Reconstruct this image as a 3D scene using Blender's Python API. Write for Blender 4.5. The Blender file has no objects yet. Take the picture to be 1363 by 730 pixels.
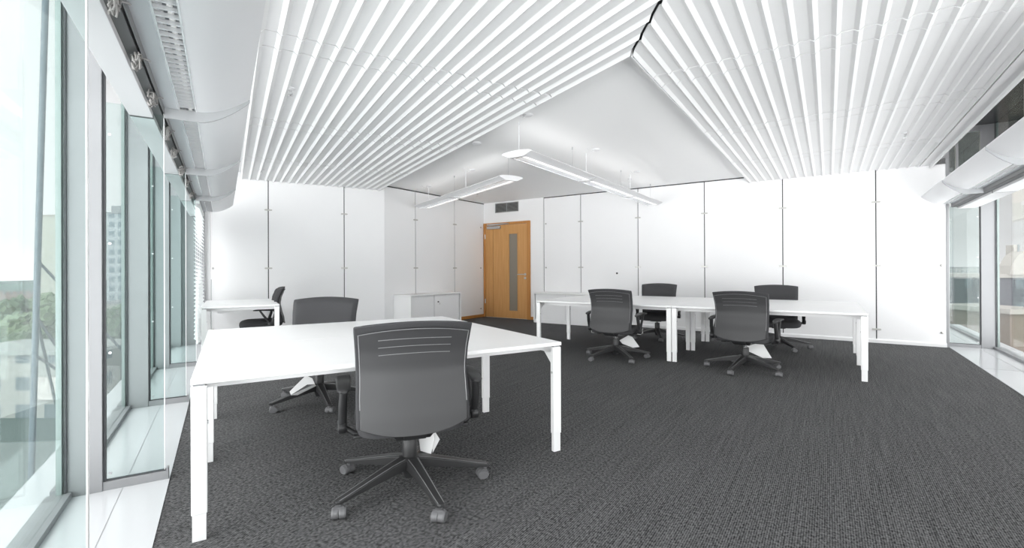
import bpy, bmesh, math, random
from mathutils import Vector, Matrix, noise
random.seed(7)
SC = bpy.context.scene
COL = SC.collection
PI = math.pi

# ---------------------------------------------------------------- directions of the plan
TL, TR, TF = -0.5409, 0.5926, -0.552      # left grid, right grid, left glass front


def fr(t):
    return Matrix.Rotation(-t, 4, 'Z')     # local x = across, local y = away


def W(t, p, d, z=0.0):
    return fr(t) @ Vector((p, d, z))


# ---------------------------------------------------------------- materials
def mat(name, col=(.8, .8, .8), rough=.5, metal=0., spec=.5, emit=None, es=0., bump=None, var=None, coat=0.):
    m = bpy.data.materials.new(name)
    m.use_nodes = True
    nt = m.node_tree
    b = nt.nodes['Principled BSDF']
    b.inputs['Base Color'].default_value = (*col, 1)
    b.inputs['Roughness'].default_value = rough
    b.inputs['Metallic'].default_value = metal
    b.inputs['Specular IOR Level'].default_value = spec
    b.inputs['Coat Weight'].default_value = coat
    if emit:
        b.inputs['Emission Color'].default_value = (*emit, 1)
        b.inputs['Emission Strength'].default_value = es
    tc = nt.nodes.new('ShaderNodeTexCoord')
    if var:                                 # var = (scale, amount)
        n = nt.nodes.new('ShaderNodeTexNoise')
        n.inputs['Scale'].default_value = var[0]
        n.inputs['Detail'].default_value = 3
        nt.links.new(tc.outputs['Object'], n.inputs['Vector'])
        r = nt.nodes.new('ShaderNodeMapRange')
        r.inputs['To Min'].default_value = 1 - var[1]
        r.inputs['To Max'].default_value = 1 + var[1]
        nt.links.new(n.outputs['Fac'], r.inputs['Value'])
        mx = nt.nodes.new('ShaderNodeMix')
        mx.data_type = 'RGBA'
        mx.blend_type = 'MULTIPLY'
        mx.inputs['Factor'].default_value = 1
        mx.inputs['A'].default_value = (*col, 1)
        nt.links.new(r.outputs['Result'], mx.inputs['B'])
        nt.links.new(mx.outputs['Result'], b.inputs['Base Color'])
    if bump:                                # bump = (scale, strength)
        n = nt.nodes.new('ShaderNodeTexNoise')
        n.inputs['Scale'].default_value = bump[0]
        n.inputs['Detail'].default_value = 2
        nt.links.new(tc.outputs['Object'], n.inputs['Vector'])
        bu = nt.nodes.new('ShaderNodeBump')
        bu.inputs['Strength'].default_value = bump[1]
        bu.inputs['Distance'].default_value = .002
        nt.links.new(n.outputs['Fac'], bu.inputs['Height'])
        nt.links.new(bu.outputs['Normal'], b.inputs['Normal'])
    return m


def glass_mat(name, tint, refl=1.0, rough=0.0):
    m = bpy.data.materials.new(name)
    m.use_nodes = True
    nt = m.node_tree
    nt.nodes.clear()
    out = nt.nodes.new('ShaderNodeOutputMaterial')
    tr = nt.nodes.new('ShaderNodeBsdfTransparent')
    tr.inputs['Color'].default_value = (*tint, 1)
    gl = nt.nodes.new('ShaderNodeBsdfGlossy')
    gl.inputs['Roughness'].default_value = rough
    f = nt.nodes.new('ShaderNodeLayerWeight')   # Schlick reflection, the same on both faces of the pane
    f.inputs['Blend'].default_value = .5
    pw = nt.nodes.new('ShaderNodeMath')
    pw.operation = 'POWER'
    pw.inputs[1].default_value = 5
    nt.links.new(f.outputs['Facing'], pw.inputs[0])
    k = nt.nodes.new('ShaderNodeMath')
    k.operation = 'MULTIPLY_ADD'
    k.inputs[1].default_value = .6 * refl
    k.inputs[2].default_value = .03 * refl
    mx = nt.nodes.new('ShaderNodeMixShader')
    nt.links.new(pw.outputs[0], k.inputs[0])
    nt.links.new(k.outputs[0], mx.inputs[0])
    nt.links.new(tr.outputs[0], mx.inputs[1])
    nt.links.new(gl.outputs[0], mx.inputs[2])
    nt.links.new(mx.outputs[0], out.inputs[0])
    return m


WHITE_WALL = mat('white_wall_panel', (.84, .84, .845), .45, spec=.3, var=(2.5, .012))
PLASTER = mat('white_plaster', (.86, .86, .865), .8, spec=.2, bump=(120, .05))
CEILW = mat('ceiling_white', (.93, .93, .93), .75, spec=.2, bump=(90, .05))
CORR = mat('corrugated_white_metal', (.82, .82, .822), .5, spec=.35, var=(3, .01))
JOINT = mat('joint_grey', (.06, .06, .062), .6)
DARK = mat('dark_gap', (.015, .015, .016), .7)
STEEL = mat('brushed_steel', (.55, .55, .56), .32, metal=1.)
CLAMP = mat('clamp_nickel', (.50, .49, .47), .35, metal=.7)
GREYM = mat('grey_anodised_frame', (.275, .28, .288), .42, metal=.15, var=(9, .03))
GREYD = mat('dark_grey_gasket', (.06, .063, .068), .5)
SPANDREL = mat('spandrel_dark_metal', (.035, .037, .040), .25, spec=.45, var=(1.5, .15))
SILLW = mat('white_sill_stone', (.60, .61, .625), .16, spec=.5, var=(6, .012), coat=.3)
SAIL = mat('sail_white_metal', (.74, .745, .76), .38, spec=.4)
SAILP = mat('sail_flat_panel', (.60, .62, .645), .3, metal=.25)
SAILR = mat('sail_rib_grey', (.40, .41, .42), .4, metal=.2)
REFLECT = mat('louver_reflector', (.85, .86, .87), .22, metal=.6)
TRAY = mat('louver_tray', (.22, .235, .25), .4, metal=.3)
RAIL = mat('dark_track', (.13, .13, .132), .5, metal=.2)
TOPW = mat('desk_white_laminate', (.84, .84, .84), .35, spec=.35)
LEGW = mat('desk_white_steel', (.86, .86, .86), .38, spec=.4)
FABRIC = mat('charcoal_fabric', (.055, .055, .058), .85, spec=.25, bump=(700, .5), var=(300, .15))
SHELL = mat('grey_black_plastic_shell', (.044, .044, .046), .5, spec=.5, bump=(900, .12))
GLINT = mat('edge_glint_grey', (.25, .25, .255), .35)  # lighter grey stands for light caught on plastic edges
BLACKP = mat('black_plastic', (.022, .022, .023), .38, spec=.5)
BASEP = mat('base_black_plastic', (.030, .030, .031), .36, spec=.5)
CASTP = mat('caster_grey_plastic', (.13, .13, .135), .42, spec=.5)
CHROME = mat('chrome', (.8, .8, .8), .12, metal=1.)
PAPER = mat('white_paper', (.86, .86, .86), .7, spec=.2)
LAMPH = mat('lamp_housing_white', (.74, .74, .75), .4, spec=.4)
TUBE = mat('lamp_tube', (.9, .9, .9), .4, emit=(1, .99, .97), es=2.2)
GLASS = glass_mat('window_glass', (.94, .962, .958))
FING = glass_mat('fin_glass', (.915, .962, .955), .8)
FINE = mat('fin_edge_scatter', (.95, .96, .96), .2, spec=.6)  # white colour carries the light scattered in the pane edge
DOORG = mat('door_glass_frosted', (.24, .21, .17), .25, spec=.5)
SJOINT = mat('sill_joint_grey', (.34, .35, .36), .6)
PALEG = mat('pale_green_frame', (.27, .33, .315), .4)
BLIND = mat('blind_white_slat', (.84, .86, .86), .5)


def wood(name, c1, c2):
    m = mat(name, c1, .42, spec=.4)
    nt = m.node_tree
    b = nt.nodes['Principled BSDF']
    tc = nt.nodes.new('ShaderNodeTexCoord')
    mp = nt.nodes.new('ShaderNodeMapping')
    mp.inputs['Scale'].default_value = (14, 14, .7)
    nt.links.new(tc.outputs['Object'], mp.inputs['Vector'])
    n = nt.nodes.new('ShaderNodeTexNoise')
    n.inputs['Scale'].default_value = 2.2
    n.inputs['Detail'].default_value = 5
    n.inputs['Distortion'].default_value = .6
    nt.links.new(mp.outputs[0], n.inputs['Vector'])
    r = nt.nodes.new('ShaderNodeValToRGB')
    r.color_ramp.elements[0].position = .3
    r.color_ramp.elements[0].color = (*c2, 1)
    r.color_ramp.elements[1].position = .75
    r.color_ramp.elements[1].color = (*c1, 1)
    nt.links.new(n.outputs['Fac'], r.inputs['Fac'])
    nt.links.new(r.outputs['Color'], b.inputs['Base Color'])
    return m


OAK = wood('oak_veneer', (.62, .335, .125), (.53, .265, .085))
OAKF = wood('oak_frame', (.52, .235, .065), (.43, .185, .045))


def carpet():
    m = mat('charcoal_loop_carpet', (.05, .05, .05), .95, spec=.15)
    nt = m.node_tree
    L = nt.links
    b = nt.nodes['Principled BSDF']
    tc = nt.nodes.new('ShaderNodeTexCoord')
    mp = nt.nodes.new('ShaderNodeMapping')
    mp.inputs['Rotation'].default_value = (0, 0, TR)
    L.new(tc.outputs['Object'], mp.inputs['Vector'])
    w = nt.nodes.new('ShaderNodeTexWave')       # rows of loops
    w.wave_type = 'BANDS'
    w.bands_direction = 'X'
    w.inputs['Scale'].default_value = 32
    w.inputs['Distortion'].default_value = 1.6
    w.inputs['Detail'].default_value = 2
    w.inputs['Detail Scale'].default_value = 4
    L.new(mp.outputs[0], w.inputs['Vector'])
    sc = nt.nodes.new('ShaderNodeMapping')
    sc.inputs['Scale'].default_value = (92, 60, 1)
    L.new(mp.outputs[0], sc.inputs['Vector'])
    v = nt.nodes.new('ShaderNodeTexNoise')
    v.inputs['Scale'].default_value = 1.
    v.inputs['Detail'].default_value = 2.
    L.new(sc.outputs[0], v.inputs['Vector'])
    s2 = nt.nodes.new('ShaderNodeMapping')
    s2.inputs['Scale'].default_value = (55, 1.6, 1)
    L.new(mp.outputs[0], s2.inputs['Vector'])
    v2 = nt.nodes.new('ShaderNodeTexNoise')
    v2.inputs['Scale'].default_value = 1.
    L.new(s2.outputs[0], v2.inputs['Vector'])
    a = nt.nodes.new('ShaderNodeMath'); a.operation = 'MULTIPLY'; a.inputs[1].default_value = .30
    L.new(w.outputs['Fac'], a.inputs[0])
    c = nt.nodes.new('ShaderNodeMath'); c.operation = 'MULTIPLY_ADD'; c.inputs[1].default_value = 1.25
    L.new(v.outputs['Fac'], c.inputs[0]); L.new(a.outputs[0], c.inputs[2])
    d = nt.nodes.new('ShaderNodeMath'); d.operation = 'MULTIPLY_ADD'; d.inputs[1].default_value = .30
    L.new(v2.outputs['Fac'], d.inputs[0]); L.new(c.outputs[0], d.inputs[2])
    r = nt.nodes.new('ShaderNodeValToRGB')
    r.color_ramp.elements[0].position = .55
    r.color_ramp.elements[0].color = (.018, .018, .019, 1)
    r.color_ramp.elements[1].position = 1.35 - .05
    r.color_ramp.elements[1].color = (.17, .17, .172, 1)
    e = nt.nodes.new('ShaderNodeMath'); e.operation = 'MULTIPLY'; e.inputs[1].default_value = .80
    L.new(d.outputs[0], e.inputs[0])
    r.color_ramp.elements[0].position = .52
    r.color_ramp.elements[1].position = 1.0
    L.new(e.outputs[0], r.inputs['Fac'])
    L.new(r.outputs['Color'], b.inputs['Base Color'])
    bu = nt.nodes.new('ShaderNodeBump')
    bu.inputs['Strength'].default_value = .6
    bu.inputs['Distance'].default_value = .006
    L.new(d.outputs[0], bu.inputs['Height'])
    L.new(bu.outputs['Normal'], b.inputs['Normal'])
    return m


CARPET = carpet()


# ---------------------------------------------------------------- mesh helpers
class MB:
    def __init__(self):
        self.bm = bmesh.new()

    def quad_loft(self, loops, caps=True, closed=True):
        vs = [[self.bm.verts.new(p) for p in lp] for lp in loops]
        n = len(loops[0])
        for a, b in zip(vs[:-1], vs[1:]):
            for i in range(n if closed else n - 1):
                j = (i + 1) % n
                self.bm.faces.new((a[i], a[j], b[j], b[i]))
        if caps:
            self.bm.faces.new(list(reversed(vs[0])))
            self.bm.faces.new(vs[-1])
        return self

    def box(self, x0, x1, y0, y1, z0, z1, m=None):
        lo = [(x0, y0, z0), (x1, y0, z0), (x1, y1, z0), (x0, y1, z0)]
        hi = [(x, y, z1) for x, y, _ in lo]
        if m is not None:
            lo = [m @ Vector(p) for p in lo]
            hi = [m @ Vector(p) for p in hi]
        return self.quad_loft([lo, hi])

    def prism(self, poly, z0, z1):
        return self.quad_loft([[(x, y, z0) for x, y in poly], [(x, y, z1) for x, y in poly]])

    def along_y(self, prof, y0, y1):
        """profile in x,z swept along y; y0/y1 numbers or functions of x"""
        f0 = y0 if callable(y0) else (lambda x: y0)
        f1 = y1 if callable(y1) else (lambda x: y1)
        return self.quad_loft([[(x, f0(x), z) for x, z in prof], [(x, f1(x), z) for x, z in prof]])

    def cyl(self, p0, p1, r0, r1=None, seg=16, caps=True):
        r1 = r0 if r1 is None else r1
        p0, p1 = Vector(p0), Vector(p1)
        a = (p1 - p0).normalized()
        u = a.orthogonal().normalized()
        v = a.cross(u)
        L = []
        for p, r in ((p0, r0), (p1, r1)):
            L.append([p + (u * math.cos(2 * PI * k / seg) + v * math.sin(2 * PI * k / seg)) * r for k in range(seg)])
        return self.quad_loft(L, caps)

    def lathe(self, c, prof, seg=20, axis='Z', sx=1., sy=1.):
        L = []
        for r, h in prof:
            lp = []
            for k in range(seg):
                t = 2 * PI * k / seg
                a, b = r * math.cos(t), r * math.sin(t)
                if axis == 'Z':
                    q = (c[0] + a * sx, c[1] + b * sy, c[2] + h)
                elif axis == 'X':
                    q = (c[0] + h, c[1] + a, c[2] + b)
                else:
                    q = (c[0] + a, c[1] + h, c[2] + b)
                lp.append(q)
            L.append(lp)
        return self.quad_loft(L)

    def tube(self, pts, r, seg=8):
        pts = [Vector(p) for p in pts]
        L = []
        u = None
        for i, p in enumerate(pts):
            t = (pts[min(i + 1, len(pts) - 1)] - pts[max(i - 1, 0)]).normalized()
            if u is None:
                u = t.orthogonal().normalized()
            else:
                u = (u - t * u.dot(t)).normalized()
            v = t.cross(u)
            rr = r[i] if isinstance(r, (list, tuple)) else r
            L.append([p + (u * math.cos(2 * PI * k / seg) + v * math.sin(2 * PI * k / seg)) * rr for k in range(seg)])
        return self.quad_loft(L)

    def rect_sweep(self, secs):
        """secs: list of four-corner loops"""
        return self.quad_loft(secs)

    def build(self, name, m, parent=None, bevel=0., seg=2, smooth=None, xf=None):
        bmesh.ops.recalc_face_normals(self.bm, faces=self.bm.faces[:])
        if xf is not None:
            self.bm.transform(xf)
        me = bpy.data.meshes.new(name)
        self.bm.to_mesh(me)
        self.bm.free()
        for mm in (m if isinstance(m, (list, tuple)) else [m]):
            me.materials.append(mm)
        o = bpy.data.objects.new(name, me)
        COL.objects.link(o)
        if parent is not None:
            o.parent = parent
        if smooth is not None:
            me.shade_smooth()
            me.set_sharp_from_angle(angle=math.radians(smooth))
        if bevel:
            b = o.modifiers.new('bevel', 'BEVEL')
            b.width = bevel
            b.segments = seg
            b.limit_method = 'ANGLE'
            b.angle_limit = math.radians(35)
            b.harden_normals = False
        return o


def tag(o, label=None, cat=None, group=None, kind=None):
    if label: o['label'] = label
    if cat: o['category'] = cat
    if group: o['group'] = group
    if kind: o['kind'] = kind
    return o


def empty(name, loc=(0, 0, 0), rz=0., label=None, cat=None, group=None, kind=None):
    o = bpy.data.objects.new(name, None)
    COL.objects.link(o)
    o.location = loc
    o.rotation_euler = (0, 0, rz)
    o.empty_display_size = .05
    return tag(o, label, cat, group, kind)


def copy_tree(o, parent=None):
    c = o.copy()
    COL.objects.link(c)
    if parent is not None:
        c.parent = parent
    for ch in [x for x in bpy.data.objects if x.parent == o]:
        copy_tree(ch, c)
    return c


def framed(o, t):
    o.rotation_euler = (0, 0, -t)
    return o


# ================================================================= SETTING
CEIL = 2.87
# plan lines
FL = -.262          # carpet edge, left front
FR = 1.50           # carpet edge, right front
WL = 9.2231         # left wall
WS = -7.25          # recessed wall (right grid, across)
WR = 9.496          # right wall


def cross(t1, k1, c1, t2, k2, c2):
    """meeting point of two plan lines; k = 'p' or 'd'"""
    def n(t, k):
        return (math.cos(t), -math.sin(t)) if k == 'p' else (math.sin(t), math.cos(t))
    a, b = n(t1, k1)
    c, d = n(t2, k2)
    D = a * d - b * c
    return ((c1 * d - b * c2) / D, (a * c2 - c1 * c) / D)


apex = cross(TF, 'p', FL, TR, 'p', FR)
cRw = cross(TR, 'p', FR, TR, 'd', WR + .1)
cRs = cross(TR, 'd', WR + .1, TR, 'p', WS - .1)
cSL = cross(TR, 'p', WS - .1, TL, 'd', WL + .1)
cLf = cross(TL, 'd', WL + .1, TF, 'p', FL)
room = [apex, cRw, cRs, cSL, cLf]
tag(MB().prism(room, -.2, 0).build('floor', CARPET), kind='structure')

# ceiling slab: white field between the two fronts, stopping short of the right hand void
cA = cross(TF, 'p', -.66, TR, 'p', 1.30)
cB = cross(TR, 'p', 1.30, TR, 'd', WR + .1)
cE = cross(TL, 'd', WL + .1, TF, 'p', -.66)
tag(MB().prism([cA, cB, cRs, cSL, cE], CEIL, CEIL + .12).build('ceiling', CEILW), kind='structure')


# ---- walls
def clamp(parent, x, y, z, w=.12, face=-1):
    m = MB()
    pts = []
    for k in range(8):
        t = PI / 2 + PI * k / 7
        pts.append((x - w / 2 + .013 + .013 * math.cos(t), z + .013 * math.sin(t)))
    for k in range(8):
        t = -PI / 2 + PI * k / 7
        pts.append((x + w / 2 - .013 + .013 * math.cos(t), z + .013 * math.sin(t)))
    m.quad_loft([[(a, y, b) for a, b in pts], [(a, y - .014, b) for a, b in pts]])
    m.cyl((x, y - .014, z), (x, y - .02, z), .006, seg=10)
    return m.build('panel_clamp', CLAMP, parent, smooth=40)


def half_clamp(parent, x, y, z):
    m = MB()
    m.lathe((x, y, z), [(.018, 0), (.018, -.012), (.012, -.016)], 14, 'Y')
    return m.build('panel_clamp', CLAMP, parent, smooth=40)


K = (.215, 1.2336, 2.2525)


def panel_wall(name, t, d, x0, x1, joints, top, thick=.12, knob0=None, knob1=None, flip=False, bottom=.0):
    """wall of system panels; local x along the wall, front at local y = d"""
    w = MB().box(x0, x1, d + .012, d + thick, 0, CEIL).build(name, JOINT)
    framed(w, t)
    tag(w, kind='structure')
    e = [x0] + joints + [x1]
    for a, b in zip(e[:-1], e[1:]):
        g0 = .008 if a != x0 else .0
        g1 = .008 if b != x1 else .0
        MB().box(a + g0, b - g1, d, d + .02, bottom, top).build('wall_panel', WHITE_WALL, w, bevel=.002, seg=1)
    for j in joints:
        for z in K:
            clamp(w, j, d, z)
    for kn in (knob0, knob1):
        if kn is not None:
            for z in K:
                half_clamp(w, kn, d, z)
    return w


pSL = cross(TL, 'd', WL, TR, 'p', WS)
cornerL = math.cos(TL) * pSL[0] - math.sin(TL) * pSL[1]      # across value of the jog
cornerS = math.sin(TR) * pSL[0] + math.cos(TR) * pSL[1]
wl = panel_wall('wall_left', TL, WL, -.262, cornerL, [.578, 1.851], CEIL - .0, knob0=-.24)
MB().box(-.352, -.270, WL - .01, WL + .12, 0, CEIL).build('end_post', WHITE_WALL, wl, bevel=.003)
# recessed wall: same builder, rotated a quarter turn (its front faces the right grid's +across side)
ws = panel_wall('wall_back', TR - PI / 2, -WS, cornerS, WR + .02, [7.115, 8.37], CEIL - .025, knob1=9.36)
# ---- right wall with door
wr = MB().box(WS - .1, 1.47, WR + .012, WR + .12, 0, CEIL).build('wall_right', JOINT)
framed(wr, TR)
tag(wr, kind='structure')
MB().box(WS, -5.503, WR, WR + .02, 0, CEIL).build('plaster_face', PLASTER, wr)
jR = [-4.553, -3.256, -1.959, -.661, .636]
eR = [-5.495] + jR + [1.47]
for a, b in zip(eR[:-1], eR[1:]):
    top = CEIL - .022
    MB().box(a + .008, b - (.008 if b < 1.4 else 0), WR, WR + .02, .06, top).build('wall_panel', WHITE_WALL, wr, bevel=.002, seg=1)
for j in jR:
    for z in K:
        clamp(wr, j, WR, z)
for z in K:
    half_clamp(wr, -5.44, WR, z)
for z in K[:2]:
    half_clamp(wr, 1.42, WR, z)
bb = MB()
bb.along_y([(-5.5, 0)], 0, 0) if False else None
bb.quad_loft([[(x, WR - .03, 0), (x, WR - .03, .045), (x, WR - .012, .062), (x, WR + .005, .062), (x, WR + .005, 0)] for x in (-3.9, 1.47)])
framed(tag(bb.build('baseboard_right', WHITE_WALL), kind='structure'), TR)
kb = MB()
kb.lathe((-3.712, WR, 1.105), [(.016, 0), (.02, -.006), (.02, -.012), (.012, -.018), (.013, -.03), (.009, -.034)], 16, 'Y')
framed(tag(kb.build('wall_knob', BLACKP, smooth=40), 'small round black knob on the white wall panel above the back chairs', 'wall knob'), TR)
# skirting of oak by the door
sk = MB().box(WS, WS + .016, 8.04, WR, 0, .07).build('baseboard_back', OAKF)
framed(tag(sk, kind='structure'), TR)
sk = MB()
sk.box(WS + .016, -7.245, WR - .016, WR, 0, .07)
sk.box(-5.858, -5.53, WR - .016, WR, 0, .07)
framed(tag(sk.build('baseboard_door', OAKF), kind='structure'), TR)

# ---- door
D = empty('door_1', kind='structure')
framed(D, TR)
y = WR
f = MB()
f.box(-7.240, -7.185, y - .035, y + .02, 0, 2.355)
f.box(-5.945, -5.860, y - .035, y + .02, 0, 2.355)
f.box(-7.185, -5.945, y - .035, y + .02, 2.295, 2.355)
f.build('door_frame', OAKF, D, bevel=.004)
lf = MB()
lf.box(-7.180, -6.956, y - .022, y + .018, .008, 2.29)
lf.build('side_leaf', OAK, D, bevel=.003)
lf = MB()
gx0, gx1, gz0, gz1 = -6.462, -6.222, .19, 2.06
lf.box(-6.942, gx0, y - .022, y + .018, .008, 2.29)
lf.box(gx1, -5.950, y - .022, y + .018, .008, 2.29)
lf.box(gx0, gx1, y - .022, y + .018, .008, gz0)
lf.box(gx0, gx1, y - .022, y + .018, gz1, 2.29)
leaf = lf.build('door_leaf', OAK, D)
bd = MB()
for a in ((gx0 - .022, gx0, gz0 - .022, gz1 + .022), (gx1, gx1 + .022, gz0 - .022, gz1 + .022), (gx0, gx1, gz0 - .022, gz0), (gx0, gx1, gz1, gz1 + .022)):
    bd.box(a[0], a[1], y - .03, y - .02, a[2], a[3])
bd.build('glazing_bead', OAK, leaf, bevel=.003)
MB().box(gx0, gx1, y - .008, y + .004, gz0, gz1).build('glass_strip', DOORG, leaf)
h = MB()
h.lathe((-6.0, y - .022, 1.075), [(.03, 0), (.03, -.008), (.012, -.01), (.011, -.05)], 16, 'Y')
h.tube([(-6.0, y - .07, 1.075), (-6.05, y - .075, 1.076), (-6.19, y - .07, 1.074)], .011, 10)
h.build('door_handle', STEEL, leaf, smooth=40)
h = MB()
h.lathe((-6.0, y - .022, .985), [(.03, 0), (.03, -.008), (.010, -.010)], 16, 'Y')
h.build('key_rosette', STEEL, leaf, smooth=40)
h = MB()
h.box(-7.10, -6.70, y - .085, y - .022, 2.20, 2.268)
h.build('closer_box', STEEL, leaf, bevel=.008)
h = MB()
h.tube([(-7.05, y - .06, 2.285), (-6.45, y - .055, 2.315)], .010, 8)
h.box(-7.12, -6.52, y - .05, y - .034, 2.30, 2.33)
h.build('closer_arm', STEEL, leaf)
for z in (.40, 2.02):
    MB().cyl((-7.185, y - .035, z - .055), (-7.185, y - .035, z + .055), .013, seg=12).build('hinge', STEEL, D, smooth=40)

# ---- ventilation grille above the door
V = empty('air_vent', W(TR, -6.54, WR, 2.72), -TR, 'grey louvred air vent in two halves above the oak door', 'vent')
m = MB()
for a in ((-.345, .345, .10, .118), (-.345, .345, -.118, -.10), (-.345, -.325, -.10, .10), (.325, .345, -.10, .10), (-.008, .008, -.10, .10)):
    m.box(a[0], a[1], -.018, 0, a[2], a[3])
m.build('vent_frame', mat('vent_frame_grey', (.34, .345, .345), .5, metal=.2), V, bevel=.002)
MB().box(-.325, .325, -.003, 0, -.10, .10).build('backing', JOINT, V)
m = MB()
rx = Matrix.Rotation(math.radians(38), 4, 'X')
for k in range(9):
    for s in (-1, 1):
        m.box(-.156, .156, -.008, .008, -.001, .001, Matrix.Translation((s * .166, -.011, -.088 + k * .022)) @ rx)
m.build('slats', mat('vent_slat_grey', (.36, .365, .355), .5, metal=.2), V)


# ================================================================= CORRUGATED CEILING FIELDS
PITCH, ZV_, ZF = .122, 2.746, 2.766


def corr_profile(v0, n, left_cut, right_cut):
    """bottom profile: sharp ridges at v0 + k*PITCH hang lower than the flats"""
    P = []
    if left_cut is not None:
        P.append((v0 - left_cut, ZV_ + left_cut * .9))
    for k in range(n):
        v = v0 + k * PITCH
        P.append((v, ZV_))
        if k < n - 1:
            P.append((v + .027, ZF))
            P.append((v + PITCH - .027, ZF))
    if right_cut is not None:
        P.append((v0 + (n - 1) * PITCH + right_cut, ZV_ + right_cut * .9))
    return P


def corr_panel(t, prof, y0, y1, dz, label, group, name=None, par=None):
    top = [(x, z + .010) for x, z in reversed(prof)]
    pr = [(x, z + dz) for x, z in prof] + [(x, z + dz) for x, z in top]
    m = MB()
    f0 = y0 if callable(y0) else (lambda x: y0)
    f1 = y1 if callable(y1) else (lambda x: y1)
    n = len(prof)
    rows = []
    for f in (f0, f1):
        rows.append(([m.bm.verts.new((x, f(x), z + dz)) for x, z in prof], [m.bm.verts.new((x, f(x), z + dz + .010)) for x, z in prof]))
    (a0, b0), (a1, b1) = rows
    for i in range(n - 1):
        m.bm.faces.new((a0[i], a0[i + 1], a1[i + 1], a1[i]))
        m.bm.faces.new((b0[i], b1[i], b1[i + 1], b0[i + 1]))
        m.bm.faces.new((a0[i], b0[i], b0[i + 1], a0[i + 1]))
        m.bm.faces.new((a1[i], a1[i + 1], b1[i + 1], b1[i]))
    m.bm.faces.new((a0[0], a1[0], b1[0], b0[0]))
    m.bm.faces.new((a0[-1], b0[-1], b1[-1], a1[-1]))
    o = m.build('corrugated_panel' if name is None else name, CORR if name is None else DARK, par)
    if par is None:
        framed(o, t)
        tag(o, label, 'ceiling panel', group)
    return o


pl = corr_profile(.175, 20, .018, None)
mit = .872
sL, cL = math.sin(TL), math.cos(TL)
sR, cR = math.sin(TR), math.cos(TR)
f_l = lambda p: (p * cL - mit + .010) / (-sL) if True else 0      # miter line in left frame
f_r = lambda p: (mit + .012 - p * cR) / sR
gl = 'corrugated panels of the left ceiling field'
segs = [(f_l, 3.43, 0, 'large white corrugated ceiling panel ending at the dark mitre joint, left field'),
        (3.444, 3.676, -.0008, 'narrow white corrugated strip nearest the mitre, left ceiling field'),
        (3.69, 5.46, 0, 'white corrugated ceiling panel carrying the nearer sprinkler, left field'),
        (5.474, 5.726, -.0008, 'narrow white corrugated strip in the middle of the left ceiling field'),
        (5.74, 7.40, 0, 'white corrugated ceiling panel second from the left wall, without sprinkler'),
        (7.414, 7.640, -.0008, 'narrow white corrugated strip nearest the left wall'),
        (7.654, WL - .004, 0, 'white corrugated ceiling panel meeting the left wall, with the far sprinkler')]
for a, b, dz, lb in segs:
    o = corr_panel(TL, pl, a, b, dz, lb, gl)
    if dz < 0:
        for q in (a, b):
            corr_panel(TL, pl, q - .025, q + .025, .0106, None, None, 'seam_shade', o)  # dark strip added above the open seam in place of shade
pr_ = corr_profile(-1.169, 20, None, .026)
gr_ = 'corrugated panels of the right ceiling field'
segs = [(f_r, 3.80, 0, 'large white corrugated ceiling panel ending at the dark mitre joint, right field'),
        (3.814, 4.030, -.0008, 'narrow white corrugated strip nearest the mitre, right ceiling field'),
        (4.044, 5.686, 0, 'white corrugated ceiling panel between the first two strips, right field'),
        (5.700, 5.936, -.0008, 'narrow white corrugated strip in the middle of the right ceiling field'),
        (5.95, 7.55, 0, 'white corrugated ceiling panel carrying the sprinkler, right field'),
        (7.564, 7.790, -.0008, 'narrow white corrugated strip nearest the right wall'),
        (7.804, WR - .004, 0, 'white corrugated ceiling panel meeting the right wall')]
for a, b, dz, lb in segs:
    o = corr_panel(TR, pr_, a, b, dz, lb, gr_)
    if dz < 0:
        for q in (a, b):
            corr_panel(TR, pr_, q - .025, q + .025, .0106, None, None, 'seam_shade', o)  # shade of the open seam, put in as a dark strip
tag(MB().box(mit - .03, mit + .03, -1.6, 3.36, 2.784, 2.80).build('trim_mitre_shade', DARK), kind='structure')  # dark backing added so the mitre gap looks shaded
# side skirts that close the fields towards the flat ceiling and the window void
m = MB().box(2.495, 2.507, f_l(2.50), WL, ZV_ + .001, CEIL)
framed(tag(m.build('trim_1', CORR), kind='structure'), TL)
m = MB().box(-1.188, -1.176, f_r(-1.18), WR, ZV_ + .001, CEIL)
framed(tag(m.build('trim_2', CORR), kind='structure'), TR)
m = MB()
m.box(1.176, 1.296, f_r(1.18), WR, ZF - .012, ZF + .0)
m.box(1.286, 1.298, f_r(1.18), WR, ZF - .06, CEIL + .12)
framed(tag(m.build('trim_3', CORR), kind='structure'), TR)


# ---- sprinklers
def sprinkler(loc, label, rose=True):
    s = empty('sprinkler', loc, .4, label, 'sprinkler', 'ceiling sprinklers')
    MB().lathe((0, 0, 0), [(.042, 0), (.040, -.006), (.016, -.012)], 18).build('rosette', LAMPH, s, smooth=40)
    b = MB()
    b.lathe((0, 0, 0), [(.012, -.01), (.013, -.03), (.008, -.034)], 12)
    for a in (-1, 1):
        b.tube([(a * .010, 0, -.03), (a * .016, 0, -.045), (a * .004, 0, -.06)], .003, 6)
    b.lathe((0, 0, 0), [(.004, -.056), (.022, -.060), (.022, -.063), (.004, -.066)], 14)
    b.build('sprinkler_head', CHROME, s, smooth=40)
    return s


sprinkler(W(TL, .45, 4.44, ZF), 'chrome sprinkler between ridges of the left corrugated ceiling, nearer of two')
sprinkler(W(TL, .425, 8.25, ZF), 'chrome sprinkler of the left corrugated ceiling, close to the left wall')
sprinkler(W(TR, .745, 7.05, ZF), 'chrome sprinkler under the right corrugated ceiling')
sprinkler(W(TR, -3.05, 8.46, CEIL), 'sprinkler on the flat white ceiling above the right wall panels')
sprinkler(W(TR, -6.40, 8.15, CEIL), 'sprinkler on the flat white ceiling in front of the door')


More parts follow.
